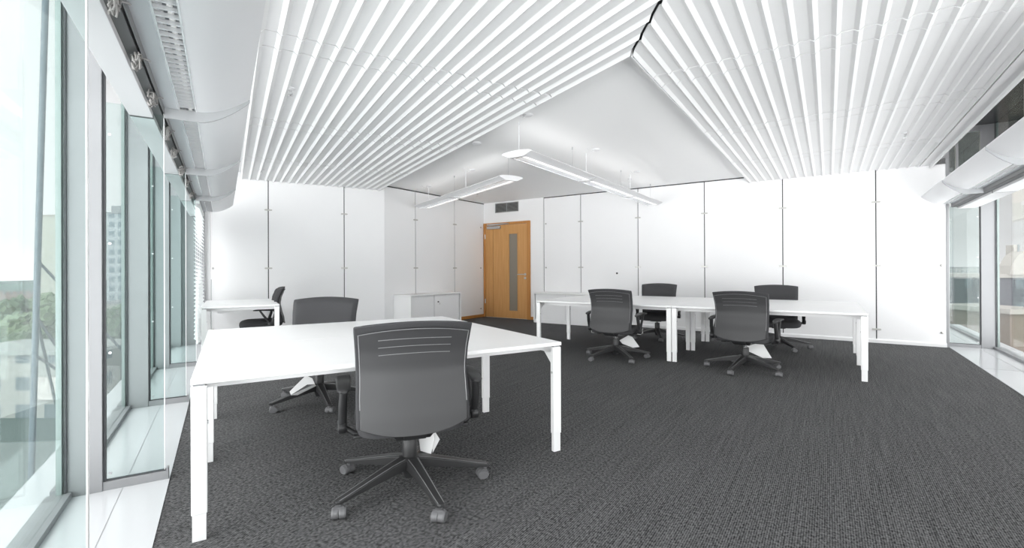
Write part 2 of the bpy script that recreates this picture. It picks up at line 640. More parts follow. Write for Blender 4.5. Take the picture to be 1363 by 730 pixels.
# ================================================================= FACADES
def facade(tt, side, edge, col0, glassp, bays, fins, col_ds, n0, y_end):
    """side=-1: left front (glass at smaller across), +1: right front"""
    s = side

    def bx(m, a, b, y0, y1, z0, z1):
        return m.box(min(a, b), max(a, b), y0, y1, z0, z1)
    for i, (y0, y1) in enumerate(zip(col_ds[:-1], col_ds[1:])):
        w = MB()
        g = .035
        bx(w, glassp - s * .02, glassp + s * .08, y0 + .03, y1 - .03, .0, .035)
        win = w.build('window_%d' % (n0 + i), GREYM)
        framed(tag(win, kind='structure'), tt)
        m = MB()
        bx(m, glassp + s * .007, glassp + s * .015, y0 + .029, y1 - .029, .035, 3.3)
        m.build('glass_pane', GLASS, win)
        m = MB()                               # dark gaskets and pale edge frames along both columns
        bx(m, glassp - s * .001, glassp + s * .006, y0 + .028, y0 + .040, .0, 3.3)
        bx(m, glassp - s * .001, glassp + s * .006, y1 - .040, y1 - .028, .0, 3.3)
        m.build('gasket', GREYD, win)
        m = MB()
        bx(m, glassp + s * .0155, glassp + s * .038, y1 - .050, y1 - .026, .0, 3.3)
        bx(m, glassp + s * .0155, glassp + s * .038, y0 + .026, y0 + .050, .0, 3.3)
        m.build('window_frame', PALEG, win)
    for i, yc in enumerate(col_ds):
        m = MB()
        bx(m, col0, glassp + s * .016, yc - .028, yc + .028, 0, 3.3)
        o = m.build('mullion_column', GREYM, bevel=.003)
        framed(tag(o, kind='structure'), tt)
    # inner sill and carpet edge
    m = MB()
    bx(m, edge, glassp + s * .25, col_ds[0] - .6, y_end, -.2, .004)
    o = m.build('window_sill', SILLW)
    framed(tag(o, kind='structure'), tt)
    m = MB()
    q = edge + s * .21 if s < 0 else edge + .34
    bx(m, q - .0015, q + .0015, col_ds[0] - .6, y_end, .003, .0052)
    m.build('sill_joint', SJOINT, o)
    for yc in col_ds:
        m = MB()
        bx(m, edge + s * .004, col0, yc - .002, yc + .002, .003, .0052)
        m.build('sill_joint', SJOINT, o)
    for yc in fins:
        r = MB()
        bx(r, edge + s * .006, col0, yc - .022, yc + .022, 0, .05)
        fin = r.build('glass_partition', GREYM, bevel=.002)
        framed(tag(fin, kind='structure'), tt)
        m = MB()
        bx(m, edge + s * .02, col0, yc - .010, yc + .010, .05, .056)
        bx(m, col0 - s * .012, col0 + s * .001, yc - .012, yc + .012, .05, 2.3)
        m.build('gasket', GREYD, fin)
        m = MB()
        bx(m, edge + s * .026, col0 - s * .010, yc - .008, yc + .008, .056, 2.125)
        m.build('glass_sheet', FING, fin)
        m = MB()
        bx(m, edge + s * .0235, edge + s * .0262, yc - .009, yc + .009, .056, 2.125)
        m.build('lit_glass_edge', FINE, fin)  # pale strip painted as light coming through the edge
        m = MB()
        bx(m, edge + s * .006, edge + s * .016, yc - .024, yc + .024, 0, .066)
        m.build('end_plate', GREYM, fin)
        m = MB()
        for zz in (.09, .75, 1.35, 1.95):
            m.lathe((col0 - s * .03, yc - .0085, zz), [(.0075, 0), (.0075, -.003)], 12, 'Y')
        m.build('reflection_dot', STEEL, fin)  # small discs standing in for reflections on the fin glass
    return


colsL = [-2.25, -.35, 1.55, 3.36, 5.22, 7.12, 9.02]
facade(TF, -1, FL, -.557, -.70, None, colsL[1:6], colsL, 1, 9.6)
colsR = [-1.78, .12, 2.02, 3.92, 5.82, 7.72, 9.64, 13.4]
facade(TR, 1, FR, 1.87, 2.02, None, [9.64], colsR, 20, 13.4)
# end frames at the walls
m = MB().box(-.72, -.250, 9.12, 9.3, 0, CEIL)
framed(tag(m.build('wall_end', GREYM), kind='structure'), TF)
m = MB().box(1.47, 1.502, WR - .005, WR + .16, 0, 3.3)
framed(tag(m.build('wall_end', GREYM), kind='structure'), TR)


# ---- head of the windows: soffit board and blind track
def head(tt, s, pin, r1, s1, s2, ya, yb, joints, upz):
    def bx(m, a, b, y0, y1, z0, z1):
        return m.box(min(a, b), max(a, b), y0, y1, z0, z1)
    e = [ya] + joints + [yb]
    for a, b in zip(e[:-1], e[1:]):
        m = MB()
        bx(m, s1, s2, a + .018, b - .018, 2.07, 2.12)
        o = m.build('trim_window_head', LAMPH, bevel=.002)
        framed(tag(o, kind='structure'), tt)
    m = MB()
    bx(m, s1 + s * .002, s2 - s * .002, ya, yb, 2.076, 2.11)
    framed(tag(m.build('trim_head_core', GREYD), kind='structure'), tt)
    rail = empty('blind_track', (0, 0, 0), -tt)
    m = MB()
    bx(m, pin + s * .010, r1, ya, yb, 2.098, 2.16)
    m.build('track_channel', RAIL, rail)
    m = MB()
    bx(m, pin + s * .001, pin + s * .010, ya, yb, 2.115, 2.16)
    m.build('track_slit', DARK, rail)
    m = MB()
    bx(m, pin - s * .002, pin + s * .001, ya, yb, 2.100, 2.16)
    m.build('track_lip', mat('track_mid_grey', (.22, .22, .225), .45, metal=.3), rail)
    for j in joints:
        m = MB()
        bx(m, s1 + s * .001, s2 - s * .0005, j - .016, j + .016, 2.0705, 2.12)
        framed(tag(m.build('trim_head_joint', RAIL), kind='structure'), tt)
    return rail


railL = head(TF, -1, -.285, -.335, -.335, -.443, -1.2, 9.1, [-.35, 1.55, 3.36, 5.22, 7.12], 2.87)
tag(railL, 'dark blind track with knotted cords running along the left window head', 'blind track')
railR = head(TR, 1, 1.53, 1.60, 1.60, 1.80, .3, WR + .0, [2.02, 3.92, 5.82, 7.72], 3.3)
tag(railR, 'dark blind track running along the right window head', 'blind track')


def cord_knot(parent, x, y, z, seed):
    rnd = random.Random(seed)
    pts = []
    for k in range(40):
        pts.append((x + rnd.uniform(-.022, .022), y + rnd.uniform(-.045, .045), z + rnd.uniform(-.075, .015)))
    pts += [(x + .03, y + .04, z - .0), (x + .045, y + .05, z - .005)]
    m = MB()
    # smooth the knot by inserting midpoints
    q = []
    for a, b in zip(pts[:-1], pts[1:]):
        a, b = Vector(a), Vector(b)
        q += [a * .75 + b * .25, a * .25 + b * .75]
    m.tube(q, .0032, 6)
    m.build('cord_knot', mat('cord_grey', (.30, .29, .28), .8), parent, smooth=60)


for i, yy in enumerate((1.95, 2.45, 2.95, 3.62, 4.2, 4.9, 5.6, 6.5)):
    cord_knot(railL, -.30, yy, 2.09, i)
for i, yy in enumerate((6.6, 7.55, 8.35, 8.9)):
    m = MB().box(1.535, 1.595, yy - .05, yy + .05, 2.10, 2.118)
    m.build('track_bracket', mat('bracket_grey', (.17, .16, .16), .5), railR)


# ---- climate sails
def sail(tt, s, tip, sh, lv, fl, y0, y1, label, group, rib=True):
    """tip: inner raised edge; sh: where the curved shell ends; lv: louver outer edge; fl: flat panel outer edge"""
    S = empty('climate_sail', W(tt, 0, y0, 0), -tt, label, 'climate sail', group)
    L = y1 - y0
    m = MB()
    N = 14
    bot = []
    for i in range(N + 1):
        u = i / N
        x = sh + (tip - sh) * u
        bot.append((x, 2.14 + .125 * u ** 1.9))
    prof = bot + [(x, z + .012) for x, z in reversed(bot)]
    m.along_y(prof, .012, L - .012)
    m.build('curved_shell', SAIL, S, smooth=30)
    m = MB()
    m.box(min(lv, fl), max(lv, fl), .012, L - .012, 2.14, 2.152)
    m.build('flat_panel', SAILP, S)
    # louver
    m = MB()
    a, b = min(sh, lv), max(sh, lv)
    m.box(a, b, .0, L, 2.215, 2.225)
    m.box(a, a + .002, 0, L, 2.15, 2.22)
    m.box(b - .002, b, 0, L, 2.15, 2.22)
    m.build('louver_tray', TRAY, S)
    m = MB()
    m.box(a, a + .008, .01, L - .01, 2.138, 2.158)
    m.box(b - .008, b, .01, L - .01, 2.138, 2.158)
    n = int(L / .057)
    for k in range(n):
        yy = .03 + k * .057
        m.box(a + .006, b - .006, yy, yy + .005, 2.140, 2.156)
    # wavy reflector along the outer edge
    m.build('louver_blades', REFLECT, S)
    m = MB()
    pts = []
    for k in range(n * 4):
        yy = .02 + k * (L - .04) / (n * 4)
        pts.append((lv + (sh - lv) * (.16 + .05 * math.sin(k * PI / 2)), yy, 2.178))
    m.quad_loft([[(x - .008, yy, z - .02), (x + .008, yy, z - .02), (x + .01, yy, z + .02), (x - .01, yy, z + .02)] for x, yy, z in pts])
    m.build('scalloped_reflector', LAMPH, S, smooth=50)
    m = MB()
    xm = sh + (lv - sh) * .45
    m.cyl((xm, .06, 2.198), (xm, L - .06, 2.198), .010, seg=10)
    m.build('lamp_tube', SAILTUBE, S, smooth=60)
    if rib:                                   # curved rib hugging the underside at the far end
        m = MB()
        lo, hi = [], []
        xs = [fl + (lv - fl) * k / 3 for k in range(4)] + [sh + (lv - sh) * (1 - k / 3) for k in range(1, 4)]
        prof = [(x, 2.14) for x in xs] + bot[1:]
        d = [(x, z - (.058 - .040 * max(0, (i - 8)) / max(1, len(prof) - 9))) for i, (x, z) in enumerate(prof)]
        loop = [(x, z + .004) for x, z in prof] + list(reversed(d))
        m.along_y(loop, L - .008, L + .008)
        m.build('end_rib', SAILR, S)
    return S


SAILTUBE = mat('sail_lamp_tube', (.9, .9, .9), .4, emit=(1, .99, .97), es=.25)
gL = 'climate sails along the left windows'
lab = ['white curved climate sail segment by the left windows, nearest to the viewer',
       'white curved climate sail segment by the left windows, second along from the viewer',
       'white curved climate sail segment by the left windows, third along from the viewer',
       'white curved climate sail segment by the left windows, last one reaching the left wall']
for (a, b), lb in zip(((1.55, 3.36), (3.36, 5.22), (5.22, 7.12), (7.12, 8.95)), lab):
    sail(TF, -1, .147, -.128, -.218, -.285, a, b, lb, gL, rib=b < 8.5)
gR = 'climate sails along the right windows'
for (a, b), lb in zip(((3.92, 5.82), (5.82, 7.74), (7.74, 9.34)),
                      ('white curved climate sail segment by the right windows, cut by the picture edge',
                       'white curved climate sail segment by the right windows, second from the right wall',
                       'white curved climate sail segment whose pointed tip hangs before the right wall')):
    o = sail(TR, 1, 1.165, 1.40, 1.47, 1.53, a, b, lb, gR, rib=b < 9.0)

# ---- right hand void above the sails: dark spandrel, dark soffit, glazed end
m = MB()
m.box(2.16, 2.22, -2, 9.60, 2.34, 3.32)
o = framed(tag(m.build('wall_spandrel', SPANDREL), kind='structure'), TR)
m = MB()
m.box(2.150, 2.162, -2, 9.60, 2.82, 2.832)
m.build('seam', DARK, o)
m = MB()
m.box(1.29, 2.4, -2, 14, 3.30, 3.42)
o = framed(tag(m.build('ceiling_void', SPANDREL), kind='structure'), TR)
m = MB()
m.box(1.70, 1.712, -2, 9.6, 3.296, 3.302)
m.build('seam', DARK, o)
m = MB()
m.box(1.12, 1.47, WR + .0, WR + .06, CEIL - .11, 3.3)
framed(tag(m.build('trim_4', GREYM), kind='structure'), TR)
e = empty('window_40', kind='structure')
framed(e, TR)
m = MB()
m.box(1.502, 1.53, 9.60, 9.66, 2.3, 3.3)
m.box(1.60, 1.63, 9.60, 9.66, 2.3, 3.3)
m.box(1.53, 1.87, 9.60, 9.66, 3.22, 3.3)
m.build('window_frame', GREYM, e)
MB().box(1.53, 1.87, 9.625, 9.637, 2.3, 3.22).build('glass_pane', GLASS, e)
TAN = mat('neighbour_tan_panel', (.52, .46, .37), .35)
m = MB().box(1.30, 1.42, 9.75, 13.4, 2.0, 3.3)
o = framed(tag(m.build('wall_neighbour', TAN), kind='structure'), TR)
m = MB()
m.box(1.42, 1.424, 9.75, 13.4, 2.70, 2.712)
m.box(1.42, 1.424, 10.6, 10.61, 2.0, 3.3)
m.build('seam', DARK, o)

# left front above the window head
m = MB().box(-.72, -.66, -1.2, 9.2, CEIL - .1, CEIL + .12)
framed(tag(m.build('wall_lintel', GREYM), kind='structure'), TF)

# ---- venetian blind in the last left window
VB = empty('venetian_blind', W(TF, -.283, 7.2, 0), -TF, 'white venetian blind with tilted slats in the last left window', 'blind')
m = MB()
rot = Matrix.Rotation(math.radians(38), 4, 'Y')
for k in range(34):
    z = .30 + k * .052
    m.box(-.042, .042, 0.04, 1.72, -.001, .001, Matrix.Translation((.0, 0, z)) @ rot)
m.build('slats', BLIND, VB)
m = MB()
m.box(-.03, .03, .03, 1.74, 2.06, 2.10)
m.build('head_rail', BLIND, VB)
m = MB()
m.box(-.012, .012, .04, 1.72, .255, .275)
m.build('bottom_rail', BLIND, VB)
m = MB()
for yy in (.3, .9, 1.5):
    m.tube([(.0, yy, .26), (.0, yy, 2.07)], .0015, 5)
m.build('ladder_cord', BLIND, VB)


# ================================================================= PENDANT LIGHTS
def luminaire(tt, p, y0, y1, label, group, endcaps=(True, True)):
    S = empty('pendant_light', W(tt, p, y0, 2.50), -tt, label, 'pendant light', group)
    L = y1 - y0
    hw = .195
    top = [(hw * math.cos(a), .030 * math.sin(a) ** .8 if math.sin(a) > 0 else 0) for a in [PI * k / 12 for k in range(13)]]
    # wing underside, left and right of the open louver
    out = [(x, z + .004) for x, z in top]
    low_l = [(-hw, .004), (-.135, -.018), (-.068, -.034)]
    low_r = [(.068, -.034), (.135, -.018), (hw, .004)]
    q = .095
    m = MB()
    m.along_y(out + [(-.15, -.010), (-q - .004, -.032), (-q, -.036), (-q, .016), (q, .016), (q, -.036), (q + .004, -.032), (.15, -.010)], .03, L - .03)
    m.build('housing', LAMPH, S, smooth=35)
    cap = [(x * 1.01, z + .006) for x, z in top] + [(-.15, -.013), (-q, -.038), (q, -.038), (.15, -.013)]
    MB().along_y(cap, 0, .05).build('end_cap', LAMPH, S, smooth=35)
    MB().along_y(cap, L - .05, L).build('end_cap', LAMPH, S, smooth=35)
    MB().along_y([(q - .001, -.036), (q - .050, -.036), (q - .040, .004), (q - .001, .012)], .05, L - .05).build('glowing_reflector', LAMPREF, S)
    MB().along_y([(-q + .001, -.036), (-q + .012, -.036), (-q + .03, .012), (-q + .001, .012)], .05, L - .05).build('side_reflector', REFLECT, S)
    m = MB()
    n = int((L - .1) / .045)
    for k in range(n):
        yy = .06 + k * (L - .12) / n
        m.quad_loft([[(-q + .012, yy, -.035), (q - .05, yy, -.035), (q - .05, yy, .004), (-q + .03, yy, .004)],
                     [(-q + .012, yy + .012, -.035), (q - .05, yy + .012, -.035), (q - .05, yy + .006, .004), (-q + .03, yy + .006, .004)]])
    m.build('louver_blades', REFLECT, S)
    m = MB().cyl((-.02, .07, .006), (-.02, L - .07, .006), .008, seg=10)
    m.build('lamp_tube', TUBE, S, smooth=60)
    ld = bpy.data.lights.new('ceiling_fill', 'AREA')     # added upward fill that brightens the ceiling
    ld.shape = 'RECTANGLE'
    ld.size, ld.size_y = .12, L - .2
    ld.energy = UP * L
    ld.color = (1, .985, .96)
    lo = bpy.data.objects.new('ceiling_fill', ld)
    COL.objects.link(lo)
    lo.parent = S
    lo.location = (0, L / 2, .045)
    lo.rotation_euler = (PI, 0, 0)
    return S


UP = .3
LAMPREF = mat('reflector_glow', (.93, .93, .93), .3, emit=(1, .99, .97), es=.55)  # reflected brightness of the strip put in as emission


def wire(S, yy, r=.0022, x=0.):
    m = MB()
    m.cyl((x, yy, .03), (x, yy, CEIL - 2.50), r, seg=6)
    m.cyl((x, yy, CEIL - 2.50 - .035), (x, yy, CEIL - 2.50), .008, seg=10)
    m.cyl((x, yy, .028), (x, yy, .055), .008, seg=10)
    m.build('suspension_wire', STEEL if r < .004 else LAMPH, S, smooth=60)


g1 = 'pendant lights of the right hand row'
g2 = 'pendant lights of the left hand row'
yR = [(4.40, 6.19), (6.20, 7.99), (8.0, 9.36)]
A = [luminaire(TR, -2.90, a, b, lb, g1) for (a, b), lb in zip(yR, (
    'long white pendant light with louver, nearest of the row running towards the right wall',
    'long white pendant light in the middle of the row running towards the right wall',
    'white pendant light at the far end, close before the right wall panels'))]
wire(A[0], .06, .005); wire(A[0], 1.40)
wire(A[1], .0 + .04, .005); wire(A[1], 1.42)
wire(A[2], .06, .005); wire(A[2], 1.2)
yL = [(5.72, 7.60), (7.61, 9.26)]
Bq = [luminaire(TL, 3.43, a, b, lb, g2) for (a, b), lb in zip(yL, (
    'long white pendant light with louver, nearer one of the pair pointing at the left wall',
    'white pendant light of the pair pointing at the left wall, farther from the viewer'))]
wire(Bq[0], .08); wire(Bq[0], 1.5, .005)
wire(Bq[1], .08); wire(Bq[1], 1.35, .005)
for i, ((x, yy), lb) in enumerate(zip(((.177, 5.067), (-.66, 7.858), (-1.651, 9.373), (1.175, 6.557), (2.152, 8.07)), (
        'round white ceiling outlet beside the nearest pendant wire',
        'round white ceiling outlet above the junction of the left pendant pair',
        'round white ceiling outlet above the far end of the left pendant pair',
        'round white ceiling outlet above the first junction of the right pendant row',
        'round white ceiling outlet above the second junction of the right pendant row'))):
    r = empty('ceiling_outlet', (x, yy, CEIL), 0, lb, 'ceiling outlet', 'ceiling outlets for the pendants')
    MB().lathe((0, 0, 0), [(.055, 0), (.055, -.008), (.040, -.018), (.012, -.022)], 20).build('cover', LAMPH, r, smooth=40)
    MB().tube([(-.02, -.02, -.012), (-.05, -.05, -.05), (-.10, -.07, -.03), (-.13, -.09, -.004)], .004, 6).build('flex', LAMPH, r, smooth=60)
sd = empty('smoke_detector', (-.457, 6.182, CEIL), 0, 'flat round white detector on the ceiling between the pendant rows', 'smoke detector')
MB().lathe((0, 0, 0), [(.06, 0), (.062, -.015), (.045, -.03), (.02, -.036)], 22).build('housing', LAMPH, sd, smooth=40)


# ================================================================= CABINETS
def cabinet(tt, x0, y0, rz, L, Dp, H, div, label, group, key=None):
    """front at local y=0, body towards +y"""
    S = empty('sideboard', (*W(tt, x0, y0).xy, 0), rz, label, 'sideboard', group)
    m = MB()
    m.box(0, L, -.005, Dp, H - .028, H)
    m.build('top', TOPW, S, bevel=.003)
    m = MB()
    m.box(0, .03, 0, Dp, .05, H - .029)
    m.build('side_panel', TOPW, S, bevel=.002)
    m = MB()
    m.box(L - .03, L, 0, Dp, .05, H - .029)
    m.build('side_panel', TOPW, S, bevel=.002)
    m = MB()
    m.box(.03, L - .03, .02, Dp - .02, .05, .08)
    m.build('bottom_panel', TOPW, S)
    m = MB()
    m.box(.03, L - .03, Dp - .018, Dp, .05, H - .03)
    m.build('back_panel', TOPW, S)
    m = MB()
    m.box(.0, L, .015, Dp, 0, .05)
    m.build('plinth', TOPW, S)
    m = MB()
    m.box(.042, div + .02, .040, .056, .082, H - .036)
    a = m.build('sliding_door', WHITE_WALL, S, bevel=.002)
    m = MB()
    m.box(div, L - .06, .018, .034, .082, H - .036)
    b = m.build('sliding_door', WHITE_WALL, S, bevel=.002)
    m = MB()
    m.box(div - .004, div + .012, .013, .020, .082, H - .036)
    m.build('grip_strip', LAMPH, b)
    m = MB()
    m.lathe((div + .11, .018, H - .17), [(.014, 0), (.014, -.012), (.008, -.014), (.008, -.03)], 14, 'Y')
    m.build('lock', BLACKP, b, smooth=40)
    m = MB()
    m.box(div + .14, div + .158, .004, .007, H - .23, H - .19)
    m.build('key', STEEL, b)
    return S


# left one stands along the recessed wall (front faces right grid's +across)
cabinet(TR, -6.76, 6.50, -TR + PI / 2, 1.52, .485, .695, .68, 'low white sideboard with sliding doors and key, along the recessed wall beside the door', 'low white sideboards')
cabinet(TR, -5.52, 9.05, -TR, 1.52, .44, .675, .80, 'low white sideboard half hidden behind the far desks, right of the door', 'low white sideboards')


# ================================================================= DESKS
def bench(tt, p0, d0, Wd, Dp, label, group, rows=2, H=.719):
    S = empty('desk', (*W(tt, p0, d0).xy, 0), -tt, label, 'desk', group)
    tt_ = .023
    yy = [0, Dp] if rows == 1 else [0, Dp / 2, Dp]
    for a, b in zip(yy[:-1], yy[1:]):
        MB().box(.0, Wd, a + (.003 if a > 0 else 0), b - (.003 if b < Dp else 0), H - tt_, H).build('tabletop', TOPW, S, bevel=.0025)
    ly = [(.004, .040)] + ([(Dp / 2 - .018, Dp / 2 + .018)] if rows == 2 else []) + [(Dp - .040, Dp - .004)]
    for x0, x1, inn in ((.001, .062, 1), (Wd - .062, Wd - .001, -1)):
        for (a, b) in ly:
            m = MB().box(x0, x1, a, b, .118, H - tt_ - .009)
            lg = m.build('leg', LEGW, S, bevel=.004)
            MB().box(x0 + .004, x1 - .004, a + .004, b - .004, .0, .13).build('foot_extension', LEGW, lg, bevel=.002)
            m = MB()
            xs = x1 if inn > 0 else x0
            m.lathe((xs, (a + b) / 2, .52), [(.008, 0), (.008, inn * .004), (.004, inn * .004)], 12, 'X')
            m.build('set_screw', STEEL, lg)
        m = MB().box(x0 + .012, x1 - .012, ly[0][1] - .002, ly[-1][0] + .002, H - tt_ - .052, H - tt_ - .012)
        for (a, b) in ly:                       # corner gussets
            for sgn, e in ((1, b), (-1, a)):
                if (a == ly[0][0] and sgn < 0) or (a == ly[-1][0] and sgn > 0):
                    continue
                m.quad_loft([[(x, e, H - tt_ - .013), (x, e + sgn * .09, H - tt_ - .05), (x, e + sgn * .0, H - tt_ - .13)] for x in (x0 + .012, x1 - .012)])
        m.build('cross_beam', LEGW, S)
        m = MB()
        for (a, b) in ly:
            m.box(x0 + .008, x1 - .008, a + .006, b - .006, H - tt_ - .012, H - tt_)
        m.build('spacer', GREYM, S)
    m = MB()
    for yb in ([.16, Dp - .16] if rows == 1 else [.18, Dp / 2 - .18, Dp / 2 + .18, Dp - .18]):
        m.box(.03, Wd - .03, yb - .022, yb + .022, H - tt_ - .050, H - tt_ - .012)
    m.build('longitudinal_beam', LEGW, S)
    return S


DA = bench(TL, -.150, 2.492, 2.025, 2.03, 'white double desk closest to the viewer with a charcoal chair on either long side', 'white desks')
DB1 = bench(TR, -3.706, 6.165, 2.022, 2.03, 'white double desk of the far pair, the half nearer the oak door', 'white desks')
DB2 = bench(TR, -1.678, 6.165, 2.022, 2.03, 'white double desk of the far pair, the half nearer the right windows', 'white desks')
DC = bench(TL, -.325, 7.37, .925, 1.55, 'narrow white desk by the left windows in front of the left wall', 'white desks', rows=1)
# cable tray under the narrow desk
m = MB()
m.box(.18, .46, .30, .42, .60, .66)
m.build('cable_tray', LEGW, DC)


# ================================================================= CHAIRS
SX = 1.25


def S3(p):
    return (p[0] * SX, p[1] * SX, p[2])


XS = Matrix.Diagonal((SX, SX, 1, 1))


def interp(tab, z):
    for (a, va), (b, vb) in zip(tab[:-1], tab[1:]):
        if z <= b:
            u = max(0, (z - a) / (b - a))
            u = u * u * (3 - 2 * u) * .5 + u * .5
            return va + (vb - va) * u
    return tab[-1][1]


REAR = [(.33, -.222), (.45, -.210), (.58, -.182), (.68, -.166), (.78, -.178), (.86, -.203), (.945, -.238)]


def back_slab(off, thick, k, zt, zb, crown, sag, nu=16, nv=18, round_=.0):
    """slab following the rear curve; off: forward offset of its rear face"""
    def pt(u, v, f):
        z1 = zt - crown * u * u
        z0 = zb + sag * abs(u) ** 2.6
        z = z0 + (z1 - z0) * v
        hw = k * (.240 - .010 * math.sin(PI * min(1, max(0, (z - .4) / .5))) - .012 * max(0, (.55 - z) / .2))
        y = interp(REAR, z) + off + .030 * u * u
        edge = max(abs(u), abs(2 * v - 1))
        th = thick * (1 - .55 * max(0, (edge - .82) / .18) ** 2)
        return Vector((u * hw, y + (th if f else 0), z))
    m = MB()
    G = []
    for f in (0, 1):
        G.append([[m.bm.verts.new(pt(-1 + 2 * i / nu, j / nv, f)) for i in range(nu + 1)] for j in range(nv + 1)])
    for f in (0, 1):
        for j in range(nv):
            for i in range(nu):
                q = (G[f][j][i], G[f][j][i + 1], G[f][j + 1][i + 1], G[f][j + 1][i])
                m.bm.faces.new(q)
    for i in range(nu):
        m.bm.faces.new((G[0][0][i], G[0][0][i + 1], G[1][0][i + 1], G[1][0][i]))
        m.bm.faces.new((G[0][nv][i], G[0][nv][i + 1], G[1][nv][i + 1], G[1][nv][i]))
    for j in range(nv):
        m.bm.faces.new((G[0][j][0], G[0][j + 1][0], G[1][j + 1][0], G[1][j][0]))
        m.bm.faces.new((G[0][j][nu], G[0][j + 1][nu], G[1][j + 1][nu], G[1][j][nu]))
    return m, pt


def seat_bm():
    m = MB()
    # rounded outline, three rings
    def ring(k, z, dz=0.):
        lp = []
        for i in range(40):
            t = 2 * PI * i / 40
            c, s = math.cos(t), math.sin(t)
            e = .42
            x = .230 * k * math.copysign(abs(c) ** e, c)
            yy = .235 * k * math.copysign(abs(s) ** e, s) + .045
            zz = z + dz * 0
            front = max(0, (yy - .16) / .12)
            zz -= .030 * front ** 2
            lp.append((x, yy, zz))
        return lp
    L = [ring(.80, .350), ring(.97, .356), ring(1.0, .385), ring(.985, .412), ring(.93, .428), ring(.80, .434), ring(.4, .430), ring(.05, .428)]
    m.quad_loft(L)
    return m


